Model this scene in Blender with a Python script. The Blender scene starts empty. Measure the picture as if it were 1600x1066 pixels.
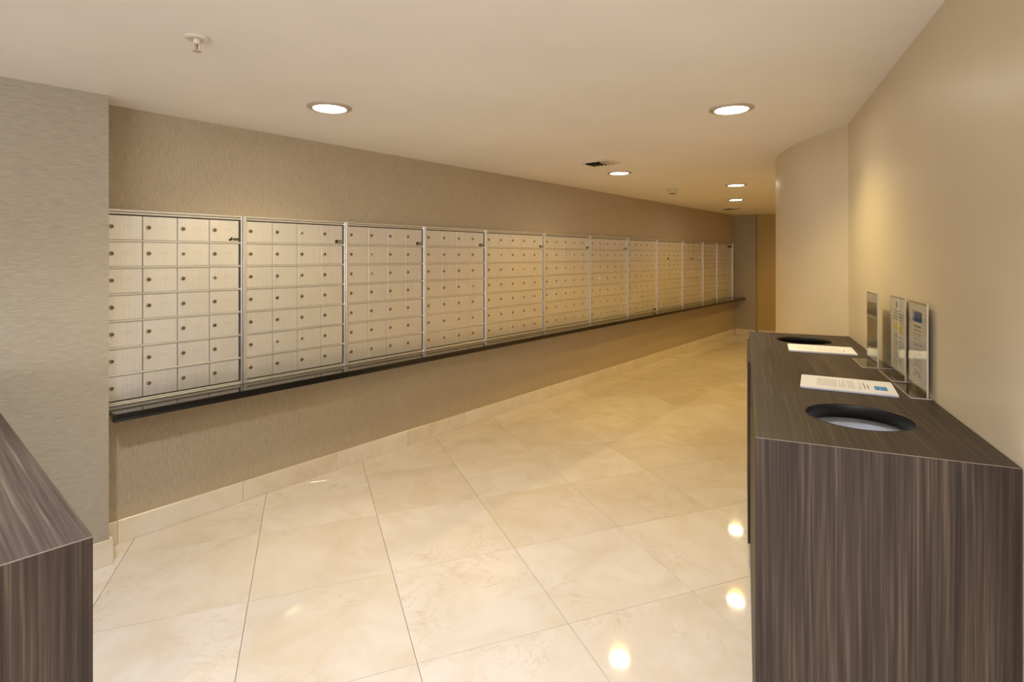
import bpy, bmesh, math, random
from mathutils import Vector, Matrix

scene = bpy.context.scene
COL = scene.collection
random.seed(7)
S = 0.917                       # survey units -> metres
EYE = 1.6 * S
CEIL = 2.44 * S

# ------------------------------------------------------------------ camera
cam_data = bpy.data.cameras.new('camera')
cam = bpy.data.objects.new('camera', cam_data)
COL.objects.link(cam)
cam.location = (0, 0, EYE)
cam.rotation_euler = (math.pi / 2, 0, 0)
cam_data.sensor_width = 36
cam_data.lens = 36 * 854 / 1600
cam_data.shift_y = -132 / 1600
cam_data.clip_start = 0.05
scene.camera = cam

# ------------------------------------------------------------------ world, exposure
world = bpy.data.worlds.new('world')
scene.world = world
world.use_nodes = True
world.node_tree.nodes['Background'].inputs[0].default_value = (0.95, 0.97, 1.0, 1)
world.node_tree.nodes['Background'].inputs[1].default_value = 0.4
vs = scene.view_settings
vs.view_transform = 'Standard'
vs.look = 'None'
vs.gamma = 1.0
vs.use_curve_mapping = False
vs.exposure = 0.66
WARM = (1.0, 0.57, 0.01)
MID = (1.0, 0.77, 0.32)
NEAR = (0.95, 0.98, 1.16)
SPOT_W = 35.0
NEAR_W = 84.0

def lamp(name, kind, loc, energy, color, **kw):
    l = bpy.data.lights.new(name, kind)
    l.energy = energy
    l.color = color
    for k, v in kw.items():
        setattr(l, k, v)
    o = bpy.data.objects.new(name, l)
    o.location = loc
    COL.objects.link(o)
    return o

# unseen area lamp added on the lobby side as neutral fill
fill = lamp('lobby_fill', 'AREA', (-1.3, -3.6, 1.35), 85, (0.98, 0.95, 1.0), shape='RECTANGLE', size=3.6, size_y=2.1)
fill.rotation_euler = (math.radians(90), 0, math.radians(-14))

# ------------------------------------------------------------------ node helpers
def new_mat(name):
    m = bpy.data.materials.new(name)
    m.use_nodes = True
    nt = m.node_tree
    return m, nt, nt.nodes, nt.links, nt.nodes['Principled BSDF']

def plain(name, col, rough=0.5, metal=0.0, spec=0.5):
    m, nt, N, L, b = new_mat(name)
    b.inputs['Base Color'].default_value = (*col, 1)
    b.inputs['Roughness'].default_value = rough
    b.inputs['Metallic'].default_value = metal
    b.inputs['Specular IOR Level'].default_value = spec
    return m

def coords(N, L, scale, kind='Object', rnd=False):
    tc = N.new('ShaderNodeTexCoord')
    mp = N.new('ShaderNodeMapping')
    mp.inputs['Scale'].default_value = scale
    if rnd:
        oi = N.new('ShaderNodeObjectInfo')
        mu = N.new('ShaderNodeVectorMath'); mu.operation = 'SCALE'
        cb = N.new('ShaderNodeCombineXYZ')
        for i in range(3):
            L.new(oi.outputs['Random'], cb.inputs[i])
        L.new(cb.outputs[0], mu.inputs[0]); mu.inputs['Scale'].default_value = 37.0
        ad = N.new('ShaderNodeVectorMath'); ad.operation = 'ADD'
        L.new(tc.outputs[kind], ad.inputs[0]); L.new(mu.outputs[0], ad.inputs[1])
        L.new(ad.outputs[0], mp.inputs[0])
    else:
        L.new(tc.outputs[kind], mp.inputs[0])
    return mp

def noise(N, L, vec, scale, detail=4, rough=0.55, dist=0.0):
    n = N.new('ShaderNodeTexNoise')
    n.inputs['Scale'].default_value = scale
    n.inputs['Detail'].default_value = detail
    n.inputs['Roughness'].default_value = rough
    n.inputs['Distortion'].default_value = dist
    L.new(vec, n.inputs['Vector'])
    return n

def ramp(N, L, fac, stops):
    r = N.new('ShaderNodeValToRGB')
    e = r.color_ramp.elements
    while len(e) < len(stops):
        e.new(0.5)
    for k, (p, c) in enumerate(stops):
        e[k].position = p
        e[k].color = (*c, 1) if len(c) == 3 else c
    L.new(fac, r.inputs[0])
    return r

def bump(N, L, b, height, strength, dist=0.01):
    bp = N.new('ShaderNodeBump')
    bp.inputs['Strength'].default_value = strength
    bp.inputs['Distance'].default_value = dist
    L.new(height, bp.inputs['Height'])
    L.new(bp.outputs[0], b.inputs['Normal'])

# ------------------------------------------------------------------ materials
def woven(name, scale, lo, hi, rough=0.75):
    m, nt, N, L, b = new_mat(name)
    v = coords(N, L, scale)
    n = noise(N, L, v.outputs[0], 1.0, 3, 0.6)
    v2 = coords(N, L, (2.2, 2.2, 2.2))
    n2 = noise(N, L, v2.outputs[0], 1.0, 2)
    mix = N.new('ShaderNodeMath'); mix.operation = 'MULTIPLY_ADD'
    L.new(n.outputs[0], mix.inputs[0]); mix.inputs[1].default_value = 0.9
    sc = N.new('ShaderNodeMath'); sc.operation = 'MULTIPLY'
    L.new(n2.outputs[0], sc.inputs[0]); sc.inputs[1].default_value = 0.12
    L.new(sc.outputs[0], mix.inputs[2])
    r = ramp(N, L, mix.outputs[0], [(0.3, lo), (0.72, hi)])
    L.new(r.outputs[0], b.inputs['Base Color'])
    b.inputs['Roughness'].default_value = rough
    b.inputs['Specular IOR Level'].default_value = 0.25
    bump(N, L, b, n.outputs[0], 0.25, 0.002)
    return m

M = {}
M['wall_vertical'] = woven('vertical thread wallcovering', (300, 300, 24), (0.39, 0.315, 0.215), (0.53, 0.45, 0.325))
M['wall_horizontal'] = woven('horizontal thread wallcovering', (24, 24, 300), (0.345, 0.305, 0.235), (0.475, 0.425, 0.335))

def paint(name, col, rough=0.45, bs=0.06):
    m, nt, N, L, b = new_mat(name)
    v = coords(N, L, (1, 1, 1))
    n = noise(N, L, v.outputs[0], 1.3, 3)
    r = ramp(N, L, n.outputs[0], [(0.3, tuple(c * 0.96 for c in col)), (0.7, tuple(min(1, c * 1.03) for c in col))])
    L.new(r.outputs[0], b.inputs['Base Color'])
    b.inputs['Roughness'].default_value = rough
    b.inputs['Specular IOR Level'].default_value = 0.3
    f = noise(N, L, v.outputs[0], 160, 2)
    bump(N, L, b, f.outputs[0], bs, 0.002)
    return m
M['paint_tan'] = paint('tan wall paint', (0.69, 0.595, 0.43), 0.38)
M['paint_gold'] = paint('ochre wall paint', (0.52, 0.38, 0.17), 0.5)
M['ceiling'] = paint('ceiling paint', (0.90, 0.86, 0.81), 0.6, 0.03)

def marble(name, base, rough, rnd=True):
    m, nt, N, L, b = new_mat(name)
    v = coords(N, L, (1, 1, 1), rnd=rnd)
    cloud = noise(N, L, v.outputs[0], 3.2, 5, 0.6, 0.8)
    oi = N.new('ShaderNodeObjectInfo')
    tint = ramp(N, L, oi.outputs['Random'], [(0.0, tuple(c * f for c, f in zip(base, (0.93, 0.90, 0.84)))), (1.0, base)])
    dark = N.new('ShaderNodeMixRGB'); dark.blend_type = 'MULTIPLY'; dark.inputs[0].default_value = 1.0
    cr = ramp(N, L, cloud.outputs[0], [(0.3, (0.90, 0.86, 0.77)), (0.6, (1, 1, 1))])
    L.new(tint.outputs[0], dark.inputs[1]); L.new(cr.outputs[0], dark.inputs[2])
    ve = noise(N, L, v.outputs[0], 4.5, 7, 0.65, 1.6)
    vr = ramp(N, L, ve.outputs[0], [(0.478, (0, 0, 0)), (0.497, (1, 1, 1)), (0.516, (0, 0, 0))])
    msk = noise(N, L, v.outputs[0], 2.3, 3)
    mr = ramp(N, L, msk.outputs[0], [(0.52, (0, 0, 0)), (0.68, (1, 1, 1))])
    mm = N.new('ShaderNodeMath'); mm.operation = 'MULTIPLY'
    L.new(vr.outputs[0], mm.inputs[0]); L.new(mr.outputs[0], mm.inputs[1])
    m2 = N.new('ShaderNodeMath'); m2.operation = 'MULTIPLY'; m2.inputs[1].default_value = 0.36
    L.new(mm.outputs[0], m2.inputs[0])
    fin = N.new('ShaderNodeMixRGB')
    L.new(m2.outputs[0], fin.inputs[0]); L.new(dark.outputs[0], fin.inputs[1])
    fin.inputs[2].default_value = (0.42, 0.27, 0.11, 1)
    L.new(fin.outputs[0], b.inputs['Base Color'])
    b.inputs['Roughness'].default_value = rough
    return m
M['marble'] = marble('cream marble', (0.78, 0.73, 0.665), 0.055)
M['marble_base'] = marble('cream marble skirting', (0.82, 0.76, 0.66), 0.22)
M['grout'] = plain('grey brown grout', (0.24, 0.17, 0.09), 0.8)

def wood(name, axis):
    m, nt, N, L, b = new_mat(name)
    def sc(f, s):
        v = [f, f, f]; v['xyz'.index(axis)] = s
        return v
    warp = noise(N, L, coords(N, L, sc(2.5, 0.9)).outputs[0], 1.0, 2)
    v = coords(N, L, sc(95, 1.3))
    add = N.new('ShaderNodeVectorMath'); add.operation = 'MULTIPLY_ADD'
    L.new(warp.outputs['Color'], add.inputs[0])
    w = [3.2, 3.2, 3.2]; w['xyz'.index(axis)] = 0.0
    add.inputs[1].default_value = w
    L.new(v.outputs[0], add.inputs[2])
    n1 = noise(N, L, add.outputs[0], 1.0, 3, 0.55)
    v2 = coords(N, L, sc(210, 2.6))
    n2 = noise(N, L, v2.outputs[0], 1.0, 2, 0.5)
    v3 = coords(N, L, sc(9, 0.5))
    n3 = noise(N, L, v3.outputs[0], 1.0, 2, 0.5)
    a = N.new('ShaderNodeMath'); a.operation = 'MULTIPLY_ADD'
    L.new(n2.outputs[0], a.inputs[0]); a.inputs[1].default_value = 0.70; L.new(n1.outputs[0], a.inputs[2])
    c = N.new('ShaderNodeMath'); c.operation = 'MULTIPLY_ADD'
    L.new(n3.outputs[0], c.inputs[0]); c.inputs[1].default_value = 0.4; L.new(a.outputs[0], c.inputs[2])
    r = ramp(N, L, c.outputs[0], [(0.62, (0.028, 0.019, 0.0135)), (0.86, (0.042, 0.029, 0.0205)),
                                  (1.0, (0.058, 0.041, 0.028)), (1.16, (0.100, 0.074, 0.050))])
    mr = N.new('ShaderNodeMapRange')
    mr.inputs['From Min'].default_value = 0.70; mr.inputs['From Max'].default_value = 1.40
    L.new(c.outputs[0], mr.inputs[0])
    for e, p in zip(r.color_ramp.elements, (0.12, 0.42, 0.62, 0.88)):
        e.position = p
    L.new(mr.outputs[0], r.inputs[0])
    L.new(r.outputs[0], b.inputs['Base Color'])
    b.inputs['Roughness'].default_value = 0.45
    b.inputs['Specular IOR Level'].default_value = 0.18
    bump(N, L, b, n2.outputs[0], 0.08, 0.001)
    return m
M['wood_long'] = wood('dark laminate grain along', 'y')
M['wood_up'] = wood('dark laminate grain upright', 'z')
M['wood_edge'] = plain('dark laminate core edge', (0.05, 0.036, 0.028), 0.6)
M['edge_pale'] = plain('pale mitre edge', (0.20, 0.16, 0.12), 0.5)
M['toe'] = plain('dark toe kick', (0.035, 0.026, 0.02), 0.6)

def brushed(name, col, rough, metal=0.85):
    m, nt, N, L, b = new_mat(name)
    v = coords(N, L, (190, 190, 3.0), rnd=True)
    n = noise(N, L, v.outputs[0], 1.0, 3, 0.6)
    v2 = coords(N, L, (12, 12, 1.0), rnd=True)
    n2 = noise(N, L, v2.outputs[0], 1.0, 2)
    r = ramp(N, L, n.outputs[0], [(0.3, tuple(c * 0.92 for c in col)), (0.7, col)])
    L.new(r.outputs[0], b.inputs['Base Color'])
    rr = N.new('ShaderNodeMapRange')
    rr.inputs['To Min'].default_value = rough - 0.06; rr.inputs['To Max'].default_value = rough + 0.08
    L.new(n2.outputs[0], rr.inputs[0])
    L.new(rr.outputs[0], b.inputs['Roughness'])
    b.inputs['Metallic'].default_value = metal
    bump(N, L, b, n.outputs[0], 0.05, 0.0006)
    return m
M['door'] = brushed('brushed aluminium', (0.88, 0.87, 0.85), 0.46, 0.75)
M['frame'] = brushed('pale anodised aluminium', (0.88, 0.87, 0.85), 0.36, 0.8)
M['gap'] = plain('dark gap', (0.045, 0.037, 0.03), 0.7)
M['lock'] = plain('worn nickel lock', (0.46, 0.38, 0.27), 0.35, 0.9)
M['lock_bright'] = plain('bright nickel lock', (0.85, 0.80, 0.72), 0.25, 0.9)
M['black'] = plain('black', (0.012, 0.010, 0.009), 0.5)
M['number'] = plain('faint engraved number', (0.72, 0.69, 0.64), 0.5, 0.6)
M['plate'] = plain('dark maker plate', (0.10, 0.075, 0.045), 0.4)
M['plate_pale'] = plain('pale maker plate print', (0.42, 0.35, 0.24), 0.4)

m, nt, N, L, b = new_mat('polished black granite')
v = coords(N, L, (1, 1, 1))
n = noise(N, L, v.outputs[0], 260, 3, 0.7)
r = ramp(N, L, n.outputs[0], [(0.45, (0.010, 0.009, 0.008)), (0.66, (0.028, 0.024, 0.018)), (0.8, (0.10, 0.09, 0.07))])
L.new(r.outputs[0], b.inputs['Base Color'])
b.inputs['Roughness'].default_value = 0.09
b.inputs['IOR'].default_value = 1.6
M['granite'] = m

M['white_trim'] = plain('white painted trim', (0.74, 0.68, 0.58), 0.4)
M['trim_grey'] = plain('satin grey trim', (0.55, 0.49, 0.42), 0.35, 0.3)
M['paper'] = plain('white paper', (0.83, 0.85, 0.90), 0.7)
M['leaflet'] = plain('cream leaflet paper', (0.80, 0.75, 0.67), 0.7)
M['edge_glint'] = plain('painted acrylic edge glint', (0.66, 0.61, 0.53), 0.3)  # bright highlight of the clear edges, put in as pale colour
M['paper_edge'] = plain('paper stack edge', (0.62, 0.63, 0.66), 0.8)
M['ink'] = plain('grey ink', (0.52, 0.51, 0.50), 0.7)
M['ink_dark'] = plain('dark ink', (0.16, 0.14, 0.12), 0.7)
M['blue'] = plain('bright blue ink', (0.015, 0.23, 0.62), 0.5)
M['blue_dark'] = plain('deep blue ink', (0.02, 0.10, 0.33), 0.5)
M['blue_pale'] = plain('pale blue ink', (0.22, 0.50, 0.86), 0.5)
M['yellow'] = plain('yellow highlight', (0.80, 0.66, 0.02), 0.6)
M['red'] = plain('dull red ink', (0.42, 0.09, 0.07), 0.6)
M['photo'] = plain('printed picture', (0.26, 0.22, 0.17), 0.6)
M['sheet_tan'] = plain('off white leaflet', (0.66, 0.60, 0.52), 0.7)
M['sheet_brown'] = plain('brown leaflet', (0.36, 0.28, 0.17), 0.6)
M['bin'] = plain('pale grey plastic bin', (0.80, 0.83, 0.88), 0.5)
M['bin_shaded'] = plain('plastic bin blackened for shade', (0.02, 0.02, 0.022), 0.4)  # black stands in for the shade inside the farther hole
M['hole_ring'] = plain('black hole grommet', (0.010, 0.009, 0.008), 0.45)
M['detector'] = plain('off white plastic', (0.62, 0.58, 0.42), 0.5)

m, nt, N, L, b = new_mat('clear acrylic')
tr = N.new('ShaderNodeBsdfTransparent'); tr.inputs[0].default_value = (0.985, 0.988, 0.985, 1)
gl = N.new('ShaderNodeBsdfGlossy'); gl.inputs['Roughness'].default_value = 0.03
lw_ = N.new('ShaderNodeLayerWeight'); lw_.inputs['Blend'].default_value = 0.5
pw = N.new('ShaderNodeMath'); pw.operation = 'POWER'; pw.inputs[1].default_value = 4.0
L.new(lw_.outputs['Facing'], pw.inputs[0])
fr = N.new('ShaderNodeMath'); fr.operation = 'MULTIPLY_ADD'; fr.inputs[1].default_value = 0.55; fr.inputs[2].default_value = 0.05
L.new(pw.outputs[0], fr.inputs[0])
mx = N.new('ShaderNodeMixShader')
L.new(fr.outputs[0], mx.inputs[0]); L.new(tr.outputs[0], mx.inputs[1]); L.new(gl.outputs[0], mx.inputs[2])
L.new(mx.outputs[0], N['Material Output'].inputs['Surface'])
M['acrylic'] = m

m, nt, N, L, b = new_mat('lit downlight lens')
b.inputs['Base Color'].default_value = (0.9, 0.88, 0.82, 1)
b.inputs['Emission Color'].default_value = (1.0, 0.94, 0.82, 1)
b.inputs['Emission Strength'].default_value = 30.0
M['lens'] = m

# ------------------------------------------------------------------ object helpers
def empty(name, loc, rz=0.0, parent=None):
    o = bpy.data.objects.new(name, None)
    o.empty_display_size = 0.1
    o.location = loc
    o.rotation_euler = (0, 0, rz)
    o.parent = parent
    COL.objects.link(o)
    return o

def tag(o, label=None, cat=None, group=None, kind=None):
    if label: o['label'] = label
    if cat: o['category'] = cat
    if group: o['group'] = group
    if kind: o['kind'] = kind
    return o

def mesh_of(bm, name, mats, smooth=False):
    bmesh.ops.recalc_face_normals(bm, faces=bm.faces)
    me = bpy.data.meshes.new(name)
    bm.to_mesh(me)
    bm.free()
    for k in (mats if isinstance(mats, (list, tuple)) else [mats]):
        me.materials.append(M[k])
    if smooth:
        me.polygons.foreach_set('use_smooth', [True] * len(me.polygons))
    return me

def link(name, me, parent=None, loc=(0, 0, 0), rot=(0, 0, 0)):
    o = bpy.data.objects.new(name, me)
    o.parent = parent
    o.location = loc
    o.rotation_euler = rot
    COL.objects.link(o)
    return o

def box(bm, x0, x1, y0, y1, z0, z1, bev=0.0, mat=0, seg=1):
    r = bmesh.ops.create_cube(bm, size=1)
    vs_ = r['verts']
    for v in vs_:
        v.co = Vector((x0 + (v.co.x + .5) * (x1 - x0), y0 + (v.co.y + .5) * (y1 - y0), z0 + (v.co.z + .5) * (z1 - z0)))
    faces = {f for v in vs_ for f in v.link_faces}
    for f in faces: f.material_index = mat
    if bev > 0:
        ed = {e for v in vs_ for e in v.link_edges}
        rr = bmesh.ops.bevel(bm, geom=list(ed), offset=bev, segments=seg, affect='EDGES', clamp_overlap=True)
        for f in rr['faces']: f.material_index = mat

def boxmesh(name, mats, *a, **k):
    bm = bmesh.new()
    box(bm, *a, **k)
    return mesh_of(bm, name, mats)

def lathe(bm, prof, seg=32, mats=None, axis='z', centre=(0, 0, 0), caps=True):
    """prof: list of (r, h). axis 'z' or 'y-' (pointing to -y)"""
    rings = []
    for r, h in prof:
        ring = []
        if r < 1e-6:
            pts = [(0, 0, h)]
        else:
            pts = [(r * math.cos(2 * math.pi * i / seg), r * math.sin(2 * math.pi * i / seg), h) for i in range(seg)]
        for x, y, z in pts:
            if axis == 'y-': x, y, z = x, -z, y
            ring.append(bm.verts.new((x + centre[0], y + centre[1], z + centre[2])))
        rings.append(ring)
    for k in range(len(rings) - 1):
        A, B = rings[k], rings[k + 1]
        mi = mats[k] if mats else 0
        for i in range(seg):
            j = (i + 1) % seg
            if len(A) == 1 and len(B) == 1: continue
            if len(A) == 1: f = bm.faces.new((A[0], B[i], B[j]))
            elif len(B) == 1: f = bm.faces.new((A[i], A[j], B[0]))
            else: f = bm.faces.new((A[i], A[j], B[j], B[i]))
            f.material_index = mi
    if caps:
        for ring in (rings[0], rings[-1]):
            if len(ring) > 2:
                f = bm.faces.new(ring)
                f.material_index = (mats[0] if ring is rings[0] else mats[-1]) if mats else 0

def prism(bm, pts, z0, z1):
    lo = [bm.verts.new((x, y, z0)) for x, y in pts]
    hi = [bm.verts.new((x, y, z1)) for x, y in pts]
    n_ = len(pts)
    bm.faces.new(lo); bm.faces.new(hi)
    for i in range(n_):
        j = (i + 1) % n_
        bm.faces.new((lo[i], lo[j], hi[j], hi[i]))

def tri_ngons(me_bm):
    bmesh.ops.triangulate(me_bm, faces=[f for f in me_bm.faces if len(f.verts) > 4])

def wall(name, pts, mat, z0=0.0, z1=CEIL):
    bm = bmesh.new()
    prism(bm, pts, z0, z1)
    tri_ngons(bm)
    o = link(name, mesh_of(bm, name, mat))
    o['kind'] = 'structure'
    return o

# ------------------------------------------------------------------ plan of the room
def sc2(x, y): return (x * S, y * S)
D = Vector((0.6388, 0.7694)); NN = Vector((0.7694, -0.6388))
W0 = Vector((-2.226, 3.027))
def MW(t, n=0.0):                       # survey point on / off the mailbox wall, in metres
    p = (W0 + D * t + NN * n) * S
    return (p.x, p.y)
MAIL_ANG = math.atan2(D.y, D.x)
T_END = 10.63
A = Vector((-2.100, 2.847)); E = Vector((0.692, 0.722)); E.normalize(); MM = Vector((-E.y, E.x))
C0 = Vector((0.674, 1.514)); CL = Vector((0.3915, 0.9202)); CL.normalize(); CX = Vector((CL.y, -CL.x))
CW = 0.578
def CP(x, y):
    p = (C0 + CX * x + CL * y) * S
    return (p.x, p.y)
def v2(p): return (p.x * S, p.y * S)

# ---------------- structure: walls
T_P = -0.056
wall('wall_left', [MW(T_P), MW(T_END), MW(T_END, -0.3), MW(T_P, -0.3)], 'wall_vertical')
Wp = W0 + D * T_P
wall('wall_near_left', [v2(A), v2(Wp), v2(Wp - NN * 0.3), v2(A - E * 4.6 + MM * 0.3), v2(A - E * 4.6)], 'wall_horizontal')
wall('wall_far_left', [MW(T_END, 0.0), MW(T_END, 0.41), MW(T_END + 0.3, 0.41), MW(T_END + 0.3, 0.0)], 'wall_horizontal')
wall('wall_far', [MW(T_END + 0.06, 0.415), MW(T_END + 0.06, 4.2), MW(T_END + 0.3, 4.2), MW(T_END + 0.3, 0.415)], 'paint_gold')
K = Vector((2.118, 3.469)) + CX * 0.018
wr0 = C0 + CX * CW - CL * 0.75
wrK = C0 + CX * CW + CL * ((K - C0).dot(CL))
wall('wall_right', [v2(wr0), v2(wrK), v2(wrK + CX * 0.3), v2(wr0 + CX * 0.3)], 'paint_tan')

curve = [wrK, Vector((2.118, 3.68)), Vector((2.112, 3.88)), Vector((2.118, 4.05)), Vector((2.138, 4.22)), Vector((2.172, 4.39)),
         Vector((2.222, 4.56)), Vector((2.285, 4.73)), Vector((2.365, 4.90)), Vector((2.47, 5.08)), Vector((2.62, 5.30)),
         Vector((2.82, 5.56)), Vector((3.05, 5.84))]
endc = W0 + D * (T_END + 0.06) + NN * 3.3
curve += [curve[-1].lerp(endc, k / 4) for k in (1, 2, 3, 4)]
def catmull(P, sub=4):
    out = []
    for i in range(len(P) - 1):
        p0 = P[max(i - 1, 0)]; p1 = P[i]; p2 = P[i + 1]; p3 = P[min(i + 2, len(P) - 1)]
        for k in range(sub):
            t = k / sub
            out.append(0.5 * ((2 * p1) + (p2 - p0) * t + (2 * p0 - 5 * p1 + 4 * p2 - p3) * t * t + (3 * p1 - p0 - 3 * p2 + p3) * t ** 3))
    out.append(P[-1])
    return out
cv = catmull(curve)
off = []
for i, p in enumerate(cv):
    tdir = (cv[min(i + 1, len(cv) - 1)] - cv[max(i - 1, 0)]).normalized()
    off.append(p + Vector((tdir.y, -tdir.x)) * 0.25)
off[0] = wrK + CX * 0.3
bm = bmesh.new()
for i in range(len(cv) - 1):
    q = [cv[i], cv[i + 1], off[i + 1], off[i]]
    lo = [bm.verts.new((*v2(p), 0)) for p in q]; hi = [bm.verts.new((*v2(p), CEIL)) for p in q]
    bm.faces.new((lo[0], lo[1], hi[1], hi[0])); bm.faces.new((lo[2], lo[3], hi[3], hi[2]))
    bm.faces.new(lo); bm.faces.new(hi)
    if i == 0: bm.faces.new((lo[3], lo[0], hi[0], hi[3]))
    if i == len(cv) - 2: bm.faces.new((lo[1], lo[2], hi[2], hi[1]))
bmesh.ops.remove_doubles(bm, verts=bm.verts, dist=1e-5)
me = mesh_of(bm, 'wall_far_right', 'paint_tan')
for p in me.polygons: p.use_smooth = abs(p.normal.z) < 0.5
o = link('wall_far_right', me); o['kind'] = 'structure'
bv = o.modifiers.new('e', 'EDGE_SPLIT'); bv.split_angle = math.radians(30)

# lobby side walls out of the picture (the opening between them lets the world light in)
lob = A - E * 4.6
wall('wall_back_left', [v2(lob), v2(lob + Vector((-0.2, 0.1))), (-5.2, -3.9), (-5.0, -3.9)], 'paint_tan')
wall('wall_back_right', [v2(wr0), v2(wr0 + CX * 0.3), (3.0, -1.2), (3.0, -3.9), (2.8, -3.9), (2.8, -1.45)], 'paint_tan')

# ---------------- ceiling
bm = bmesh.new()
prism(bm, [(-5.3, -4.0), (3.3, -4.0), (10.5, 9.0), (7.0, 12.5), (-3.5, 5.0)], CEIL, CEIL + 0.12)
tri_ngons(bm)
o = link('ceiling', mesh_of(bm, 'ceiling', 'ceiling')); o['kind'] = 'structure'

# ---------------- floor with tiles
bm = bmesh.new()
prism(bm, [(-5.3, -4.0), (3.3, -4.0), (10.5, 9.0), (7.0, 12.5), (-3.5, 5.0)], -0.10, -0.0045)
tri_ngons(bm)
floor = link('floor', mesh_of(bm, 'floor', 'grout')); floor['kind'] = 'structure'
TS = 0.6605 * S
TA = Vector((0.9360, 0.3521)); TA.normalize(); TB = Vector((TA.y, -TA.x))
T0 = Vector((-1.2230, 2.5350)) * S
g = 0.0011
tile_me = boxmesh('tile', 'marble', -TS / 2 + g, TS / 2 - g, -TS / 2 + g, TS / 2 - g, -0.0044, 0.0, bev=0.0006)
room = [Vector(v2(A - E * 2.6)), Vector(v2(A)), Vector(MW(T_P)), Vector(MW(T_END)), Vector(MW(T_END + .06, 3.3))] + \
       [Vector(v2(p)) for p in reversed(cv)] + [Vector(v2(wr0)), Vector((0.3, -0.4)), Vector((-2.4, -0.4))]
def inside(p, poly):
    c = False
    for i in range(len(poly)):
        a_, b_ = poly[i], poly[i - 1]
        if (a_.y > p.y) != (b_.y > p.y) and p.x < (b_.x - a_.x) * (p.y - a_.y) / (b_.y - a_.y) + a_.x: c = not c
    return c
tang = math.atan2(TA.y, TA.x)
rt = random.Random(3)
ntile = 0
for i in range(-14, 26):
    for j in range(-26, 14):
        c = T0 + TA * (TS * (i + .5)) + TB * (TS * (j + .5))
        hit = any(inside(c + TA * (TS * a_ * .5) + TB * (TS * b_ * .5), room) for a_ in (-1, -.5, 0, .5, 1) for b_ in (-1, -.5, 0, .5, 1))
        if hit:
            t = link('tile', tile_me, floor, (c.x, c.y, rt.uniform(-0.0003, 0)), (0, 0, tang + math.pi * .5 * rt.randrange(4)))
            ntile += 1
print('tiles', ntile)

# ---------------- skirting
BH = 0.128 * S; BT = 0.016
def skirting(name, origin, ang, runs):
    """runs along local x, room side is -y"""
    r = empty(name, (*origin, 0), ang); r['kind'] = 'structure'
    for a_, b_ in runs:
        link('skirting_tile', boxmesh('skirting_tile', 'marble_base', a_ + .0008, b_ - .0008, -BT, -0.0003, 0.0004, BH, bev=0.0015), r)
    return r
joints = [-0.036, 0.030, 0.717] + [0.717 + 0.6855 * k for k in range(1, 15)]
joints = [j for j in joints if j < T_END - .3] + [T_END - .02]
skirting('baseboard_left', MW(0), MAIL_ANG, [(joints[k] * S, joints[k + 1] * S) for k in range(len(joints) - 1)])
pa = math.atan2(E.y, E.x)
skirting('baseboard_near_left', v2(A), pa, [(-(k + 1) * 0.63, -k * 0.63) if k else (-0.63, 0.016) for k in range(4)])
sd = Wp - A
skirting('baseboard_near_left_return', v2(A), math.atan2(sd.y, sd.x), [(0.004, sd.length * S - 0.017)])
skirting('baseboard_far_left', MW(T_END, 0.02), MAIL_ANG - math.pi / 2, [(0.0, 0.36)])
skirting('baseboard_far', MW(T_END + .06, 0.44), MAIL_ANG - math.pi / 2, [(k * .63, (k + 1) * .63) for k in range(4)])

# ------------------------------------------------------------------ granite shelf
SH = 0.77 * S
shelf = empty('granite_shelf', (*MW(0), SH), MAIL_ANG)
tag(shelf, 'long polished black granite shelf running under the mailboxes on the left wall', 'shelf')
x0, x1 = -0.034 * S, (T_END - 0.003) * S
sd_ = 0.215 * S
bm = bmesh.new(); box(bm, x0, x1, -sd_, -0.0005, -0.020, 0, bev=0.002)
link('slab', mesh_of(bm, 'slab', 'granite'), shelf)
bm = bmesh.new(); box(bm, x0, x1, -sd_ + 0.0008, -sd_ + 0.05, -0.040, -0.0203, bev=0.002)
link('edge_strip', mesh_of(bm, 'edge_strip', 'granite'), shelf)

# ------------------------------------------------------------------ mailbox banks
BZ = 1.0025                                       # bank height above shelf
b_t = [-0.052, 0.712, 1.478, 2.262, 3.051, 4.023, 4.996, 5.990, 6.933, 7.912, 8.833, 9.55, 10.45]
cols = [4, 4, 4, 4, 5, 5, 5, 5, 5, 5, 4, 3]
labels = ['nearest aluminium mailbox bank, four doors wide, touching the grey pillar',
          'second mailbox bank from the pillar, four doors wide, brass-tinted lock in top row',
          'third mailbox bank from the pillar, four doors wide, dark maker plate top right',
          'fourth mailbox bank from the pillar, last of the four-door-wide ones before the wider banks',
          'fifth mailbox bank from the pillar, first of the five-door-wide banks',
          'sixth mailbox bank from the pillar, five doors wide with a maker plate top right',
          'seventh mailbox bank from the pillar, halfway along the wall, five doors wide',
          'eighth mailbox bank from the pillar, with a black tab low at its right',
          'ninth mailbox bank from the pillar, five doors wide without any sticker',
          'tenth mailbox bank from the pillar, black sticker in its second row',
          'third mailbox bank from the far end, black spot by its bottom row',
          'mailbox bank at the far end, with a tall plain panel and black label']
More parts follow.
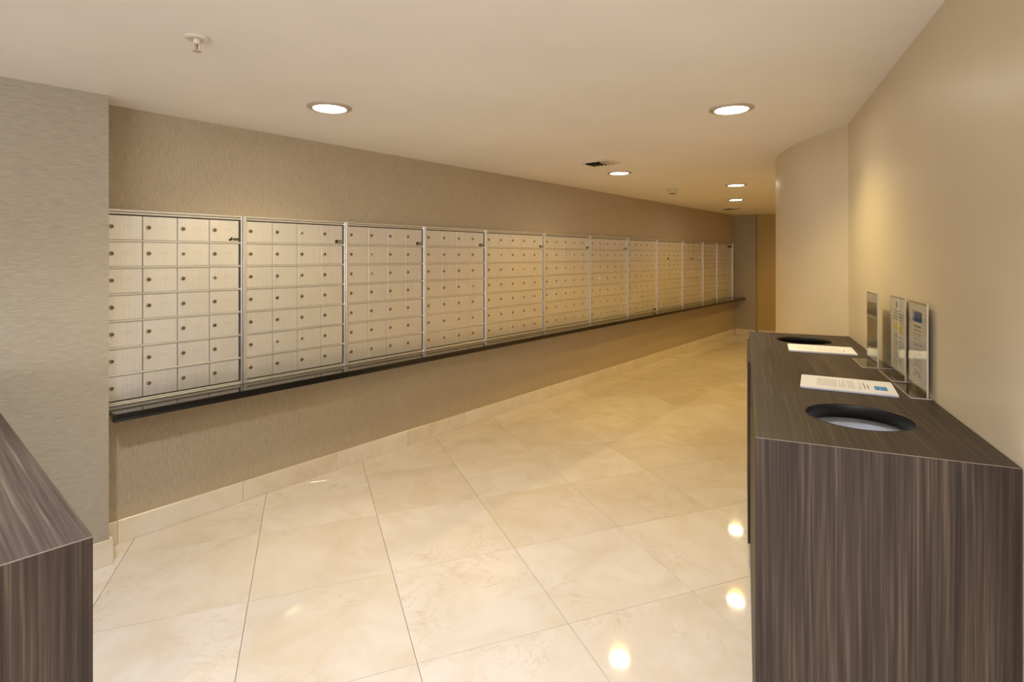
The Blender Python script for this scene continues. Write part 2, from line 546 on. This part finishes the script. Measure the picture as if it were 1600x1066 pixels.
# the stickered banks counted from the pillar
labels[8] = 'ninth mailbox bank from the pillar, small black sticker left in its second row'
labels[9] = 'tenth mailbox bank from the pillar, third from the far end, sticker in second row'
labels[10] = 'eleventh mailbox bank from the pillar, narrow, second from the far end'
labels[11] = 'last mailbox bank at the far end, with a tall plain panel and black label'
ROWS = 7
TOPR, BOTR = 0.024, 0.018
pitch = (BZ - TOPR - BOTR) / ROWS
RAIL = 0.011
door_cache, lock_me, text_cache = {}, {}, {}
def door_mesh(w, h):
    key = (round(w, 4), round(h, 4))
    if key not in door_cache:
        door_cache[key] = boxmesh('door', 'door', 0, w, -0.014, -0.0045, 0, h, bev=0.0012)
    return door_cache[key]
def lock_mesh(kind):
    if kind not in lock_me:
        bm = bmesh.new()
        lathe(bm, [(0.0118, 0.0), (0.0118, 0.0025), (0.0098, 0.0060), (0.0060, 0.0064), (0.0054, 0.0042), (0, 0.0042)], 16, [0, 0, 0, 1, 1], 'y-', caps=False)
        box(bm, -0.0012, 0.0012, -0.0066, -0.0044, -0.0046, 0.0046, mat=0)
        lock_me[kind] = mesh_of(bm, 'lock', [kind, 'black'])
    return lock_me[kind]
def number_mesh(txt):
    cu = bpy.data.curves.new('number', 'FONT')
    cu.body = txt; cu.size = 0.026; cu.extrude = 0.0002; cu.align_x = 'CENTER'; cu.align_y = 'CENTER'
    cu.space_character = 1.25; cu.resolution_u = 2
    ob = bpy.data.objects.new('number_src', cu); COL.objects.link(ob)
    dg = bpy.context.evaluated_depsgraph_get()
    me_ = bpy.data.meshes.new_from_object(ob.evaluated_get(dg))
    bpy.data.objects.remove(ob)
    me_.transform(Matrix.Rotation(math.pi / 2, 4, 'X'))
    me_.materials.clear(); me_.materials.append(M['number'])
    return me_
rb = random.Random(11)
numbers = [['151', '152', '153', '154'], ['121', '122', '123', '124'], ['131', '132', '133', '134'], ['141', '142', '143', '144'],
           ['201', '202', '203', '204'], ['211', '221', '222', '223'], ['216', '217', '218', '219']]
for k in range(12):
    X0 = b_t[k] * S + 0.0022; X1 = b_t[k + 1] * S - 0.0022
    W = X1 - X0
    px, py = MW(b_t[k])
    root = empty('mailbox_bank', (px + D.x * 0.0022, py + D.y * 0.0022, SH + 0.0008), MAIL_ANG)
    tag(root, labels[k], 'mailbox bank', 'mailbox banks along the left wall')
    LS, RS, GP = 0.018, 0.009, 0.008
    link('backing', boxmesh('backing', 'gap', -0.0021, W + 0.0021, -0.0040, -0.0004, 0.001, BZ - 0.001), root)
    for a_, b_ in ((0, LS), (W - RS, W)):
        link('stile', boxmesh('stile', 'frame', a_, b_, -0.026, -0.0042, 0, BZ, bev=0.0015), root)
    bm = bmesh.new()
    box(bm, LS + .0002, W - RS - .0002, -0.024, -0.0042, BZ - 0.011, BZ, bev=0.001)
    link('top_rail', mesh_of(bm, 'top_rail', 'frame'), root)
    link('inner_rail', boxmesh('inner_rail', 'frame', LS + .0002, W - RS - .0002, -0.018, -0.0042, BZ - TOPR, BZ - 0.0135, bev=0.001), root)
    bm = bmesh.new()
    box(bm, LS + .0002, W - RS - .0002, -0.024, -0.0042, 0.0, 0.008, bev=0.001)
    link('bottom_rail', mesh_of(bm, 'bottom_rail', 'frame'), root)
    link('inner_rail', boxmesh('inner_rail', 'frame', LS + .0002, W - RS - .0002, -0.018, -0.0042, 0.0095, BOTR - .001, bev=0.001), root)
    n_ = cols[k]
    blank = 0.30 * S if k == 11 else 0.0
    ix0, ix1 = LS + 0.0015, W - RS - GP
    cw = (ix1 - ix0 - blank) / n_
    for r_ in range(1, ROWS):
        z = BOTR + pitch * r_
        link('rail', boxmesh('rail', 'frame', LS + .0005, W - RS - 0.0005 - blank, -0.0185, -0.0042, z - RAIL / 2, z + RAIL / 2, bev=0.0015), root)
    for r_ in range(ROWS):                        # row 0 is the top one
        z = BOTR + pitch * (ROWS - 1 - r_) + RAIL / 2 + 0.0012
        h = pitch - RAIL - 0.0024
        for c_ in range(n_):
            d = link('door', door_mesh(cw - 0.0036, h), root, (ix0 + cw * c_ + 0.0018, 0, z),
                     (math.radians(rb.uniform(-.5, .5)) * 0.35, 0, math.radians(rb.uniform(-.4, .4)) * 0.35))
            kind = 'lock_bright' if (k, r_, c_) in ((0, 1, 2), (0, 2, 3), (2, 2, 1), (3, 3, 3), (1, 5, 2), (4, 2, 3)) or rb.random() < 0.05 else 'lock'
            lk = link('lock', lock_mesh(kind), d, (0.026, -0.0139, h * 0.53), (0, rb.uniform(-.7, .7), 0))
            if kind == 'lock_bright': lk['label'] = 'brighter replaced lock'
            if k == 0:
                link('number', number_mesh(numbers[r_][c_]), d, (cw * 0.58, -0.01415, h * 0.55))
    if blank:
        pn = link('tall_panel', boxmesh('tall_panel', 'door', ix1 - blank + 0.002, ix1, -0.013, -0.0045, BOTR, BZ - TOPR - .001, bev=0.0015), root)
        pn['label'] = 'tall plain darker panel'
        link('label_strip', boxmesh('label_strip', 'black', ix1 - blank + 0.02, ix1 - 0.02, -0.0152, -0.0132, BZ - TOPR - .05, BZ - TOPR - .022), root)
    # maker plates and stickers
    zt = BOTR + pitch * 6 + RAIL / 2
    if k < 7:
        bm = bmesh.new()
        w_ = 0.052
        x_ = ix1 - w_ - 0.006
        if k == 0:
            box(bm, x_, x_ + 0.012, -0.0155, -0.0143, zt + 0.006, zt + 0.018, mat=0)
            box(bm, x_ + 0.009, x_ + 0.020, -0.0156, -0.0143, zt + 0.010, zt + 0.026, mat=0)
            for q in range(6):
                box(bm, x_ + 0.023 + q * 0.0055, x_ + 0.0275 + q * 0.0055, -0.0155, -0.0143, zt + 0.008, zt + 0.023, mat=1)
        else:
            box(bm, x_, x_ + w_, -0.0155, -0.0143, zt + 0.005, zt + 0.028, mat=1, bev=0.0004)
            box(bm, x_, x_ + 0.010, -0.0160, -0.0156, zt + 0.006, zt + 0.018, mat=0)
            box(bm, x_ + 0.010, x_ + 0.019, -0.0160, -0.0156, zt + 0.012, zt + 0.027, mat=0)
            for q in range(5):
                box(bm, x_ + 0.022 + q * 0.006, x_ + 0.0265 + q * 0.006, -0.0160, -0.0156, zt + 0.009, zt + 0.023, mat=2)
        link('maker_plate', mesh_of(bm, 'maker_plate', ['black', 'plate', 'plate_pale']), root)
    if k == 7:
        link('sticker', boxmesh('sticker', 'black', ix1 - 0.09, ix1 - 0.03, -0.019, -0.0145, 0.024, 0.042, bev=0.001), root)
    if k in (8, 9):
        z = BOTR + pitch * 5 + RAIL / 2 + .010
        link('sticker', boxmesh('sticker', 'black', ix0 + cw * 1.9, ix0 + cw * 1.9 + .055, -0.0155, -0.0143, z, z + .022, bev=0.0004), root)
    if k == 10:
        link('sticker', boxmesh('sticker', 'black', ix1 - cw * .75, ix1 - cw * .75 + .045, -0.0155, -0.0143, BOTR + .012, BOTR + .034, bev=0.0004), root)

# ------------------------------------------------------------------ dark counters
HC = 1.1 * S
def slab_with_holes(x0, x1, y0, y1, z0, z1, holes, seg=48):
    """top slab: grid faces around circular holes, hole sides in material 1"""
    bm = bmesh.new()
    ys = [y0]
    for (cx, cy, r) in holes:
        ys += [cy - r * 1.35, cy + r * 1.35]
    ys.append(y1)
    for z in (z0, z1):
        for k in range(0, len(ys), 2):
            f = [bm.verts.new(p) for p in ((x0, ys[k], z), (x1, ys[k], z), (x1, ys[k + 1], z), (x0, ys[k + 1], z))]
            bm.faces.new(f)
    for (cx, cy, r) in holes:
        hy = r * 1.35
        circ = {}
        for z in (z0, z1):
            inner, outer = [], []
            for i in range(seg):
                a_ = 2 * math.pi * i / seg
                ca, sa = math.cos(a_), math.sin(a_)
                inner.append(bm.verts.new((cx + r * ca, cy + r * sa, z)))
                lx = (x1 - cx) if ca > 0 else (cx - x0)
                t_ = min(lx / abs(ca) if abs(ca) > 1e-9 else 1e9, hy / abs(sa) if abs(sa) > 1e-9 else 1e9)
                outer.append(bm.verts.new((cx + t_ * ca, cy + t_ * sa, z)))
            corners = [(x1, cy + hy), (x0, cy + hy), (x0, cy - hy), (x1, cy - hy)]
            cang = [math.atan2(b_ - cy, a_ - cx) % (2 * math.pi) for a_, b_ in corners]
            for i in range(seg):
                j = (i + 1) % seg
                a0, a1 = 2 * math.pi * i / seg, 2 * math.pi * (i + 1) / seg
                vsx = [inner[i], outer[i]]
                for (p, q), ag in zip(corners, cang):
                    if a0 + 1e-6 < ag < a1 - 1e-6:
                        vsx.append(bm.verts.new((p, q, z)))
                vsx += [outer[j], inner[j]]
                bm.faces.new(vsx)
            circ[z] = inner
        for i in range(seg):
            j = (i + 1) % seg
            f = bm.faces.new((circ[z0][i], circ[z0][j], circ[z1][j], circ[z1][i])); f.material_index = 1
    for (p, q) in (((x0, y0), (x1, y0)), ((x1, y0), (x1, y1)), ((x1, y1), (x0, y1)), ((x0, y1), (x0, y0))):
        bm.faces.new([bm.verts.new((*p, z0)), bm.verts.new((*q, z0)), bm.verts.new((*q, z1)), bm.verts.new((*p, z1))])
    bmesh.ops.remove_doubles(bm, verts=bm.verts, dist=1e-5)
    tri_ngons(bm)
    return bm

def counter(origin, rz, w, l, label, holes, doors):
    root = empty('waste_counter', (*origin, 0), rz)
    tag(root, label, 'counter')
    th = 0.038
    bm = slab_with_holes(0, w, 0.0006, l, HC - th, HC, holes)
    for v in bm.verts:
        if v.co.y < 0.001 and v.co.z < HC - th / 2: v.co.y += th
    link('countertop', mesh_of(bm, 'countertop', ['wood_long', 'wood_edge']), root)
    bm = bmesh.new()
    yz = [(0, 0), (th, 0), (th, HC - th - 0.0008), (0.0008, HC - 0.0012), (0.0, HC - 0.0020)]
    lo = [bm.verts.new((0, y, z)) for y, z in yz]; hi = [bm.verts.new((w, y, z)) for y, z in yz]
    bm.faces.new(lo); bm.faces.new(hi)
    for i in range(5): bm.faces.new((lo[i], lo[(i + 1) % 5], hi[(i + 1) % 5], hi[i]))
    link('end_panel', mesh_of(bm, 'end_panel', 'wood_up'), root)
    e = link('edge_strip', boxmesh('edge_strip', 'edge_pale', 0, w, -0.0003, 0.0005, HC - 0.0016, HC), root)
    e['label'] = 'pale mitred front edge'
    link('far_end_panel', boxmesh('far_end_panel', 'wood_up', 0, w, l - 0.030, l, 0.0, HC - th - .0004, bev=0.0012), root)
    link('back_panel', boxmesh('back_panel', 'wood_up', w - 0.02, w - 0.001, th + .0005, l - 0.0305, 0.0, HC - th - .0004), root)
    link('bottom_panel', boxmesh('bottom_panel', 'toe', 0.02, w - 0.021, th + .0005, l - 0.0305, 0.08, 0.098), root)
    link('toe_kick', boxmesh('toe_kick', 'toe', 0.05, 0.066, th + .0005, l - 0.0305, 0.0, 0.0795), root)
    link('side_panel', boxmesh('side_panel', 'wood_up', 0.0, 0.018, th + .0005, doors[0] - 0.002, 0.0, HC - th - .0004, bev=0.0006), root)
    n_ = 2
    for i in range(n_):
        a_ = doors[0] + (doors[1] - doors[0]) * i / n_; b_ = doors[0] + (doors[1] - doors[0]) * (i + 1) / n_
        d = link('door', boxmesh('door', 'wood_up', -0.011, 0.012, a_ + .002, b_ - .002, 0.105, HC - th - .004, bev=0.001), root)
        bm = bmesh.new(); box(bm, -0.0135, -0.0113, b_ - 0.06, b_ - 0.045, HC - 0.30, HC - 0.14, bev=0.001)
        link('handle', mesh_of(bm, 'handle', 'trim_grey'), d)
    return root

HR = 0.137
holes = [(0.300 * S, 0.339 * S, HR), (0.298 * S, 2.02 * S, HR)]
rz = math.atan2(CL.y, CL.x) - math.pi / 2
ct = counter(v2(C0), rz, CW * S - 0.003, 2.32 * S - 0.004,
        'dark woodgrain waste counter against the right wall with two round holes and papers', holes, (1.42 * S, 2.32 * S - .034))
for cx, cy, r in holes:
    bm = bmesh.new()
    lathe(bm, [(r - 0.0005, 0.0012), (r - 0.0005, -0.040), (r - 0.004, -0.040), (r - 0.004, -0.002), (r - 0.0025, 0.0012), (r - 0.0005, 0.0012)], 48, caps=False)
    link('hole_ring', mesh_of(bm, 'hole_ring', 'hole_ring', True), ct, (cx, cy, HC - 0.0005))
lc = Vector((-0.749, 0.977))
LCL = Vector((-0.755, 0.656)); LCL.normalize(); LCX = Vector((LCL.y, -LCL.x))
lw = 0.578
lorg = lc - LCX * lw
# mirrored layout: the long side with doors faces away from the camera
counter(v2(lorg), math.atan2(LCL.y, LCL.x) - math.pi / 2, lw * S, 2.1 * S,
        'dark woodgrain counter cropped by the left edge, in front of the grey pillar', [], (0.6, 2.1 * S - .034))

# waste bins standing inside the right counter
def bin_(cx, cy, top, label, mat):
    p = CP(cx / S, cy / S)
    r = empty('waste_bin', (*p, 0.0985), rz)
    tag(r, label, 'bin', 'bins inside the right counter')
    H = top - 0.0985
    bm = bmesh.new()
    lathe(bm, [(0.0, 0.0), (0.135, 0.0), (0.165, H), (0.170, H), (0.170, H + .004), (0.158, H + .004), (0.130, 0.006), (0, 0.006)], 40, caps=False)
    link('body', mesh_of(bm, 'body', mat, True), r)
    return r
bin_(0.300 * S, 0.345 * S, HC - 0.046, 'pale grey bin seen through the nearer round hole', 'bin')
bin_(0.298 * S, 2.02 * S - .03, HC - 0.16, 'bin under the farther round hole, coloured black for its shade', 'bin_shaded')

# ------------------------------------------------------------------ paper stacks on the right counter
def print_lines(bm, x0, x1, y_list, h, z, rnd, mat=0, thick=0.0002, ragged=0.3, axis='x'):
    for y in y_list:
        xe = x1 - (x1 - x0) * ragged * rnd.random()
        box(bm, x0, xe, y, y + h, z, z + thick, mat=mat)

def paper_stack(cx, cy, ang, label, thick, logo, seed):
    rnd = random.Random(seed)
    p = CP(cx, cy)
    root = empty('paper_stack', (*p, HC + 0.0004), rz + ang)
    tag(root, label, 'paper stack', 'paper stacks on the right counter')
    W_, L_ = 0.2159, 0.2794                   # local x = long side, top of the sheet at +x
    n_ = 7
    bm = bmesh.new()
    for i in range(n_):
        dx, dy = rnd.uniform(-.003, .003), rnd.uniform(-.003, .003)
        box(bm, -L_ / 2 + dx, L_ / 2 + dx, -W_ / 2 + dy, W_ / 2 + dy, thick * i / n_, thick * (i + 1) / n_ - 0.0001)
    o_ = link('sheets', mesh_of(bm, 'sheets', 'paper'), root); o_['kind'] = 'stuff'
    # top sheet, slightly curled at the corner
    bm = bmesh.new()
    nx, ny = 12, 8
    gv = {}
    for s_ in (0, 1):
        for i in range(nx + 1):
            for j in range(ny + 1):
                x = -L_ / 2 + L_ * i / nx; y = -W_ / 2 + W_ * j / ny
                z = thick + 0.0002 + 0.0003 * s_
                gv[s_, i, j] = bm.verts.new((x - 0.002, y - 0.001, z))
    for s_ in (0, 1):
        for i in range(nx):
            for j in range(ny):
                bm.faces.new((gv[s_, i, j], gv[s_, i + 1, j], gv[s_, i + 1, j + 1], gv[s_, i, j + 1]))
    rim = [(i, 0) for i in range(nx + 1)] + [(nx, j) for j in range(1, ny + 1)] + [(i, ny) for i in range(nx - 1, -1, -1)] + [(0, j) for j in range(ny - 1, 0, -1)]
    for q in range(len(rim)):
        a_, b_ = rim[q], rim[(q + 1) % len(rim)]
        bm.faces.new((gv[0, a_[0], a_[1]], gv[0, b_[0], b_[1]], gv[1, b_[0], b_[1]], gv[1, a_[0], a_[1]]))
    top = link('top_sheet', mesh_of(bm, 'top_sheet', 'paper'), root)
    z = thick + 0.0005
    bm = bmesh.new()
    # text runs along local y; lines step along x from the top (+x) to the bottom
    def line(x, y0, y1, h, mat=0):
        box(bm, x, x + h, y0, y1, z, z + 0.00015, mat=mat)
    if logo:
        line(0.062, -0.045, 0.02, 0.003, 1); line(0.052, -0.05, 0.05, 0.0025, 1)
        x = 0.040
        while x > -0.095:
            if rnd.random() < 0.86:
                cut = rnd.uniform(-0.02, 0.06) if rnd.random() < 0.3 else 0.066
                yy = -0.066
                while yy < cut:
                    wd = rnd.uniform(0.008, 0.022)
                    line(x, yy, min(yy + wd, 0.07), 0.0024); yy += wd + 0.003
            x -= 0.0052
    else:
        line(0.092, -0.055, -0.01, 0.0035, 1)
        x = 0.075
        while x > -0.11:
            if rnd.random() < 0.8: line(x, -0.07, rnd.uniform(0.0, 0.07), 0.0018)
            x -= 0.009
    pr = link('print', mesh_of(bm, 'print', ['ink', 'ink_dark']), top); pr['label'] = 'rows of small grey print'
    if logo:
        bm = bmesh.new()
        box(bm, 0.082, 0.118, -0.052, 0.008, z, z + 0.0002, mat=0, bev=0.00005)
        box(bm, 0.095, 0.101, -0.042, -0.004, z + 0.0002, z + 0.0003, mat=1)
        box(bm, 0.086, 0.089, -0.036, -0.010, z + 0.0002, z + 0.0003, mat=1)
        box(bm, 0.105, 0.111, -0.026, -0.018, z + 0.0002, z + 0.0003, mat=1)
        box(bm, 0.084, 0.118, 0.011, 0.013, z, z + 0.0002, mat=2)
        lg = link('logo', mesh_of(bm, 'logo', ['blue', 'blue_pale', 'ink_dark']), top); lg['label'] = 'bright blue logo block'
paper_stack(0.334, 0.790, math.radians(-6), 'white paper stack with a blue logo, behind the nearer round hole', 0.006, True, 5)
paper_stack(0.347, 1.672, math.radians(-2), 'plain white paper stack near the farther round hole', 0.007, False, 9)

# ------------------------------------------------------------------ acrylic sign holders
def sign_holder(xp, y0, xb0, xb1, label, style):
    """panel parallel to the wall at local x = xp, from y0 to y0 + .2159 m; base plate xb0..xb1"""
    p = CP(xp, y0)
    root = empty('sign_holder', (*p, HC + 0.0005), rz)
    tag(root, label, 'sign holder', 'acrylic sign holders along the right wall')
    wd, hh = 0.2159, 0.305
    a_, b_ = (xb0 - xp) * S, (xb1 - xp) * S
    link('base_plate', boxmesh('base_plate', 'acrylic', a_, b_, 0.0, wd, 0.0, 0.003, bev=0.0006), root)
    link('front_panel', boxmesh('front_panel', 'acrylic', -0.0022, -0.0008, 0.0, wd, 0.0035, hh, bev=0.0006), root)
    link('back_sheet', boxmesh('back_sheet', 'acrylic', 0.0008, 0.0022, 0.0, wd, 0.0035, hh, bev=0.0006), root)
    for nm, bx in (('panel_edge', (-0.0023, 0.0023, -0.0012, -0.0001, 0.0035, hh)), ('panel_edge', (-0.0023, 0.0023, -0.0001, wd, hh + .0001, hh + .0010)),
                   ('base_edge', (a_ - 0.0011, a_ - 0.0001, 0.0, wd, 0.0, 0.003)), ('base_edge', (a_, b_, -0.0012, -0.0001, 0.0, 0.003))):
        link(nm, boxmesh(nm, 'edge_glint', *bx), root)['label'] = 'painted whitish highlight on the clear edge'
    lf = link('leaflet', boxmesh('leaflet', 'leaflet' if style != 3 else 'sheet_tan', -0.0003, 0.0003, 0.006, wd - 0.006, 0.022, hh - 0.008), root)
    # prints on the room face, read from the room (y runs from right to left)
    rnd = random.Random(style)
    X = -0.00045
    def blk(bm, ya, yb, za, zb, mat): box(bm, X, X + 0.00012, ya, yb, za, zb, mat=mat)
    bm = bmesh.new()
    if style == 1:
        blk(bm, 0.060, 0.150, 0.236, 0.272, 2)
        blk(bm, 0.085, 0.125, 0.250, 0.258, 3)
        blk(bm, 0.158, 0.166, 0.236, 0.276, 2)
        blk(bm, 0.070, 0.150, 0.218, 0.223, 0); blk(bm, 0.070, 0.150, 0.206, 0.209, 4)
        z = 0.196
        while z > 0.05:
            yy = 0.155
            while yy > 0.07:
                w_ = rnd.uniform(0.008, 0.025); blk(bm, max(yy - w_, 0.065), yy, z, z + 0.0026, 1 if rnd.random() < .7 else 0); yy -= w_ + 0.003
            z -= 0.0056 if rnd.random() < .85 else 0.013
    elif style == 2:
        blk(bm, 0.112, 0.134, 0.262, 0.283, 0)
        for z, wv in ((0.248, .05), (0.237, .06), (0.226, .08), (0.215, .09)):
            blk(bm, 0.115 - wv / 2 * 1.6, 0.115 + wv / 2 * 1.6, z, z + 0.0036, 0)
        blk(bm, 0.095, 0.135, 0.194, 0.208, 5); blk(bm, 0.050, 0.165, 0.180, 0.194, 5); blk(bm, 0.038, 0.085, 0.168, 0.180, 5)
        blk(bm, 0.150, 0.166, 0.186, 0.190, 0)
        z = 0.160
        while z > 0.045:
            e = rnd.uniform(0.05, 0.09); blk(bm, e, 0.165, z, z + 0.0032, 0 if rnd.random() < .7 else 1); z -= 0.0095
    else:
        blk(bm, 0.02, 0.19, 0.205, 0.262, 6)
        blk(bm, 0.19, 0.205, 0.20, 0.265, 4)
        blk(bm, 0.012, 0.202, 0.065, 0.195, 7)
        blk(bm, 0.085, 0.125, 0.068, 0.088, 4)
        blk(bm, 0.19, 0.206, 0.024, 0.062, 4)
    pr = link('print', mesh_of(bm, 'print', ['ink_dark', 'ink', 'blue_dark', 'blue_pale', 'red', 'yellow', 'photo', 'sheet_brown']), lf)
    pr['label'] = {1: 'dark blue header block over small print', 2: 'dark text with yellow highlighted lines', 3: 'picture blocks with red corners'}[style]
sign_holder(0.560, 0.665, 0.512, 0.5725, 'clear sign holder nearest the camera, leaflet with dark blue header block', 1)
sign_holder(0.560, 0.950, 0.515, 0.5725, 'middle clear sign holder, white leaflet with yellow highlighted lines', 2)
sign_holder(0.520, 1.225, 0.460, 0.570, 'farthest clear sign holder, picture leaflet with red marks', 3)

# ------------------------------------------------------------------ downlights
lights = [(-1.027, 3.079, 'left downlight, nearest one over the mailboxes', MID),
          (1.247, 3.105, 'right downlight, nearest one beside the right wall', MID),
          (1.077, 5.476, 'middle downlight next to the ceiling vent', WARM),
          (2.625, 6.405, 'fourth downlight along the passage, behind the middle one', WARM),
          (3.300, 8.060, 'farthest downlight, near the end of the passage', WARM),
          (-1.25, 1.20, 'downlight above the left counter', NEAR),
          (-0.10, 0.25, 'downlight just above the camera', NEAR),
          (5.37, 9.20, 'unseen downlight added around the curved wall to brighten the far passage', WARM),  # out of sight, added to brighten the far end
          (-2.30, -0.60, 'lobby downlight far left behind the camera', NEAR),
          (-0.50, -0.90, 'lobby downlight right behind the camera', NEAR)]
bm = bmesh.new()
lathe(bm, [(0.112, 0.0), (0.112, -0.003), (0.104, -0.006), (0.088, -0.009), (0.083, -0.009), (0.083, 0.0)], 48, caps=False)
ring_me = mesh_of(bm, 'trim_ring', 'trim_grey', True)
bm = bmesh.new()
lathe(bm, [(0.0825, -0.0005), (0.0815, -0.003), (0.0, -0.0035)], 48, caps=True)
lens_me = mesh_of(bm, 'lens', 'lens', True)
for k, (x, y, lab, colr) in enumerate(lights):
    r = empty('downlight', (x * S, y * S, CEIL - 0.0004))
    tag(r, lab, 'light', 'recessed ceiling downlights')
    link('trim_ring', ring_me, r)
    link('lens', lens_me, r)
    sp = lamp('downlight_beam', 'SPOT', (0, 0, -0.012), SPOT_W if colr is not NEAR else NEAR_W, colr, spot_size=math.radians(140), spot_blend=0.7, shadow_soft_size=0.07)
    sp.parent = r

# ------------------------------------------------------------------ sprinklers, vents, detector
def sprinkler(x, y, label):
    r = empty('sprinkler_head', (x * S, y * S, CEIL - 0.0004))
    tag(r, label, 'sprinkler', 'ceiling sprinklers')
    bm = bmesh.new()
    lathe(bm, [(0.042, 0), (0.041, -0.004), (0.030, -0.008), (0.024, -0.006), (0.022, -0.003), (0.0, -0.003)], 32, caps=False)
    link('escutcheon', mesh_of(bm, 'escutcheon', 'white_trim', True), r)
    bm = bmesh.new()
    lathe(bm, [(0.012, -0.003), (0.012, -0.016), (0.010, -0.018), (0.010, -0.021), (0.0, -0.021)], 20, caps=False)
    link('body', mesh_of(bm, 'body', 'white_trim', True), r)
    bm = bmesh.new()
    for s_ in (-1, 1):
        box(bm, s_ * 0.0095 - 0.0015, s_ * 0.0095 + 0.0015, -0.003, 0.003, -0.042, -0.0205, bev=0.0006)
    box(bm, -0.0105, 0.0105, -0.003, 0.003, -0.0445, -0.0415, bev=0.0006)
    link('yoke', mesh_of(bm, 'yoke', 'white_trim'), r)
    bm = bmesh.new(); lathe(bm, [(0.0, -0.021), (0.0022, -0.021), (0.0022, -0.0415), (0, -0.0415)], 10, caps=False)
    link('bulb', mesh_of(bm, 'bulb', 'red'), r)
    bm = bmesh.new(); lathe(bm, [(0.0, -0.0446), (0.010, -0.0446), (0.015, -0.0475), (0.0145, -0.0485), (0.0, -0.0485)], 20, caps=False)
    link('deflector', mesh_of(bm, 'deflector', 'trim_grey'), r)
sprinkler(-1.210, 2.10, 'white sprinkler head, largest one near the left front of the ceiling')
sprinkler(1.270, 7.36, 'small sprinkler head beyond the middle downlight')
sprinkler(3.670, 8.86, 'tiny sprinkler head at the far end of the ceiling')

def vent(x, y, label):
    r = empty('ceiling_vent', (x * S, y * S, CEIL - 0.0004), MAIL_ANG)
    tag(r, label, 'vent', 'ceiling air vents')
    a_, b_ = 0.105, 0.13                       # half sizes: along wall, across
    bm = bmesh.new()
    for (u0, u1, w0, w1) in ((-a_, a_, -b_, -b_ + .028), (-a_, a_, b_ - .028, b_), (-a_, -a_ + .028, -b_ + .028, b_ - .028), (a_ - .028, a_, -b_ + .028, b_ - .028)):
        box(bm, u0, u1, w0, w1, -0.008, 0.0, bev=0.002)
    link('frame', mesh_of(bm, 'frame', 'white_trim'), r)
    link('duct_shade', boxmesh('duct_shade', 'black', -a_ + .027, a_ - .027, -b_ + .027, b_ - .027, -0.0015, -0.0002), r)  # flat black plate in place of the shade inside the opening
    for q in range(6):
        yy = -b_ + .040 + q * 0.0355
        bm = bmesh.new()
        box(bm, -a_ + .028, a_ - .028, -0.011, 0.011, -0.0007, 0.0007)
        bmesh.ops.rotate(bm, verts=bm.verts, cent=(0, 0, 0), matrix=Matrix.Rotation(math.radians(50 if q > 1 else -50), 3, 'X'))
        link('slat', mesh_of(bm, 'slat', 'trim_grey' if q <= 1 else 'plate'), r, (0, yy, -0.0095))  # most slats coloured dark to match the shaded opening
vent(0.783, 4.885, 'white ceiling air vent with dark slots beside the middle downlight')
vent(3.83, 9.56, 'far ceiling air vent at the end of the passage')

r = empty('smoke_detector', (2.007 * S, 6.83 * S, CEIL - 0.0004))
tag(r, 'off white smoke detector on the ceiling, tapering downward', 'smoke detector')
bm = bmesh.new()
lathe(bm, [(0.0, 0.0), (0.062, 0.0), (0.062, -0.012), (0.054, -0.018), (0.044, -0.040), (0.034, -0.048), (0, -0.048)], 32, caps=False)
link('housing', mesh_of(bm, 'housing', 'detector', True), r)
bm = bmesh.new()
for q in range(10):
    an = 2 * math.pi * q / 10
    bb = bmesh.new(); bb.free()
    c_, s_ = math.cos(an), math.sin(an)
    t_ = bmesh.ops.create_cube(bm, size=1)['verts']
    for v in t_:
        lx, ly, lz = v.co.x * 0.010, v.co.y * 0.011, v.co.z * 0.008
        v.co = Vector(((0.026 + lx) * c_ - ly * s_, (0.026 + lx) * s_ + ly * c_, -0.0525 + lz))
link('vent_ring', mesh_of(bm, 'vent_ring', 'black'), r)
bm = bmesh.new()
lathe(bm, [(0, -0.0566), (0.034, -0.0566), (0.030, -0.061), (0, -0.062)], 28, caps=False)
link('cap', mesh_of(bm, 'cap', 'detector', True), r)
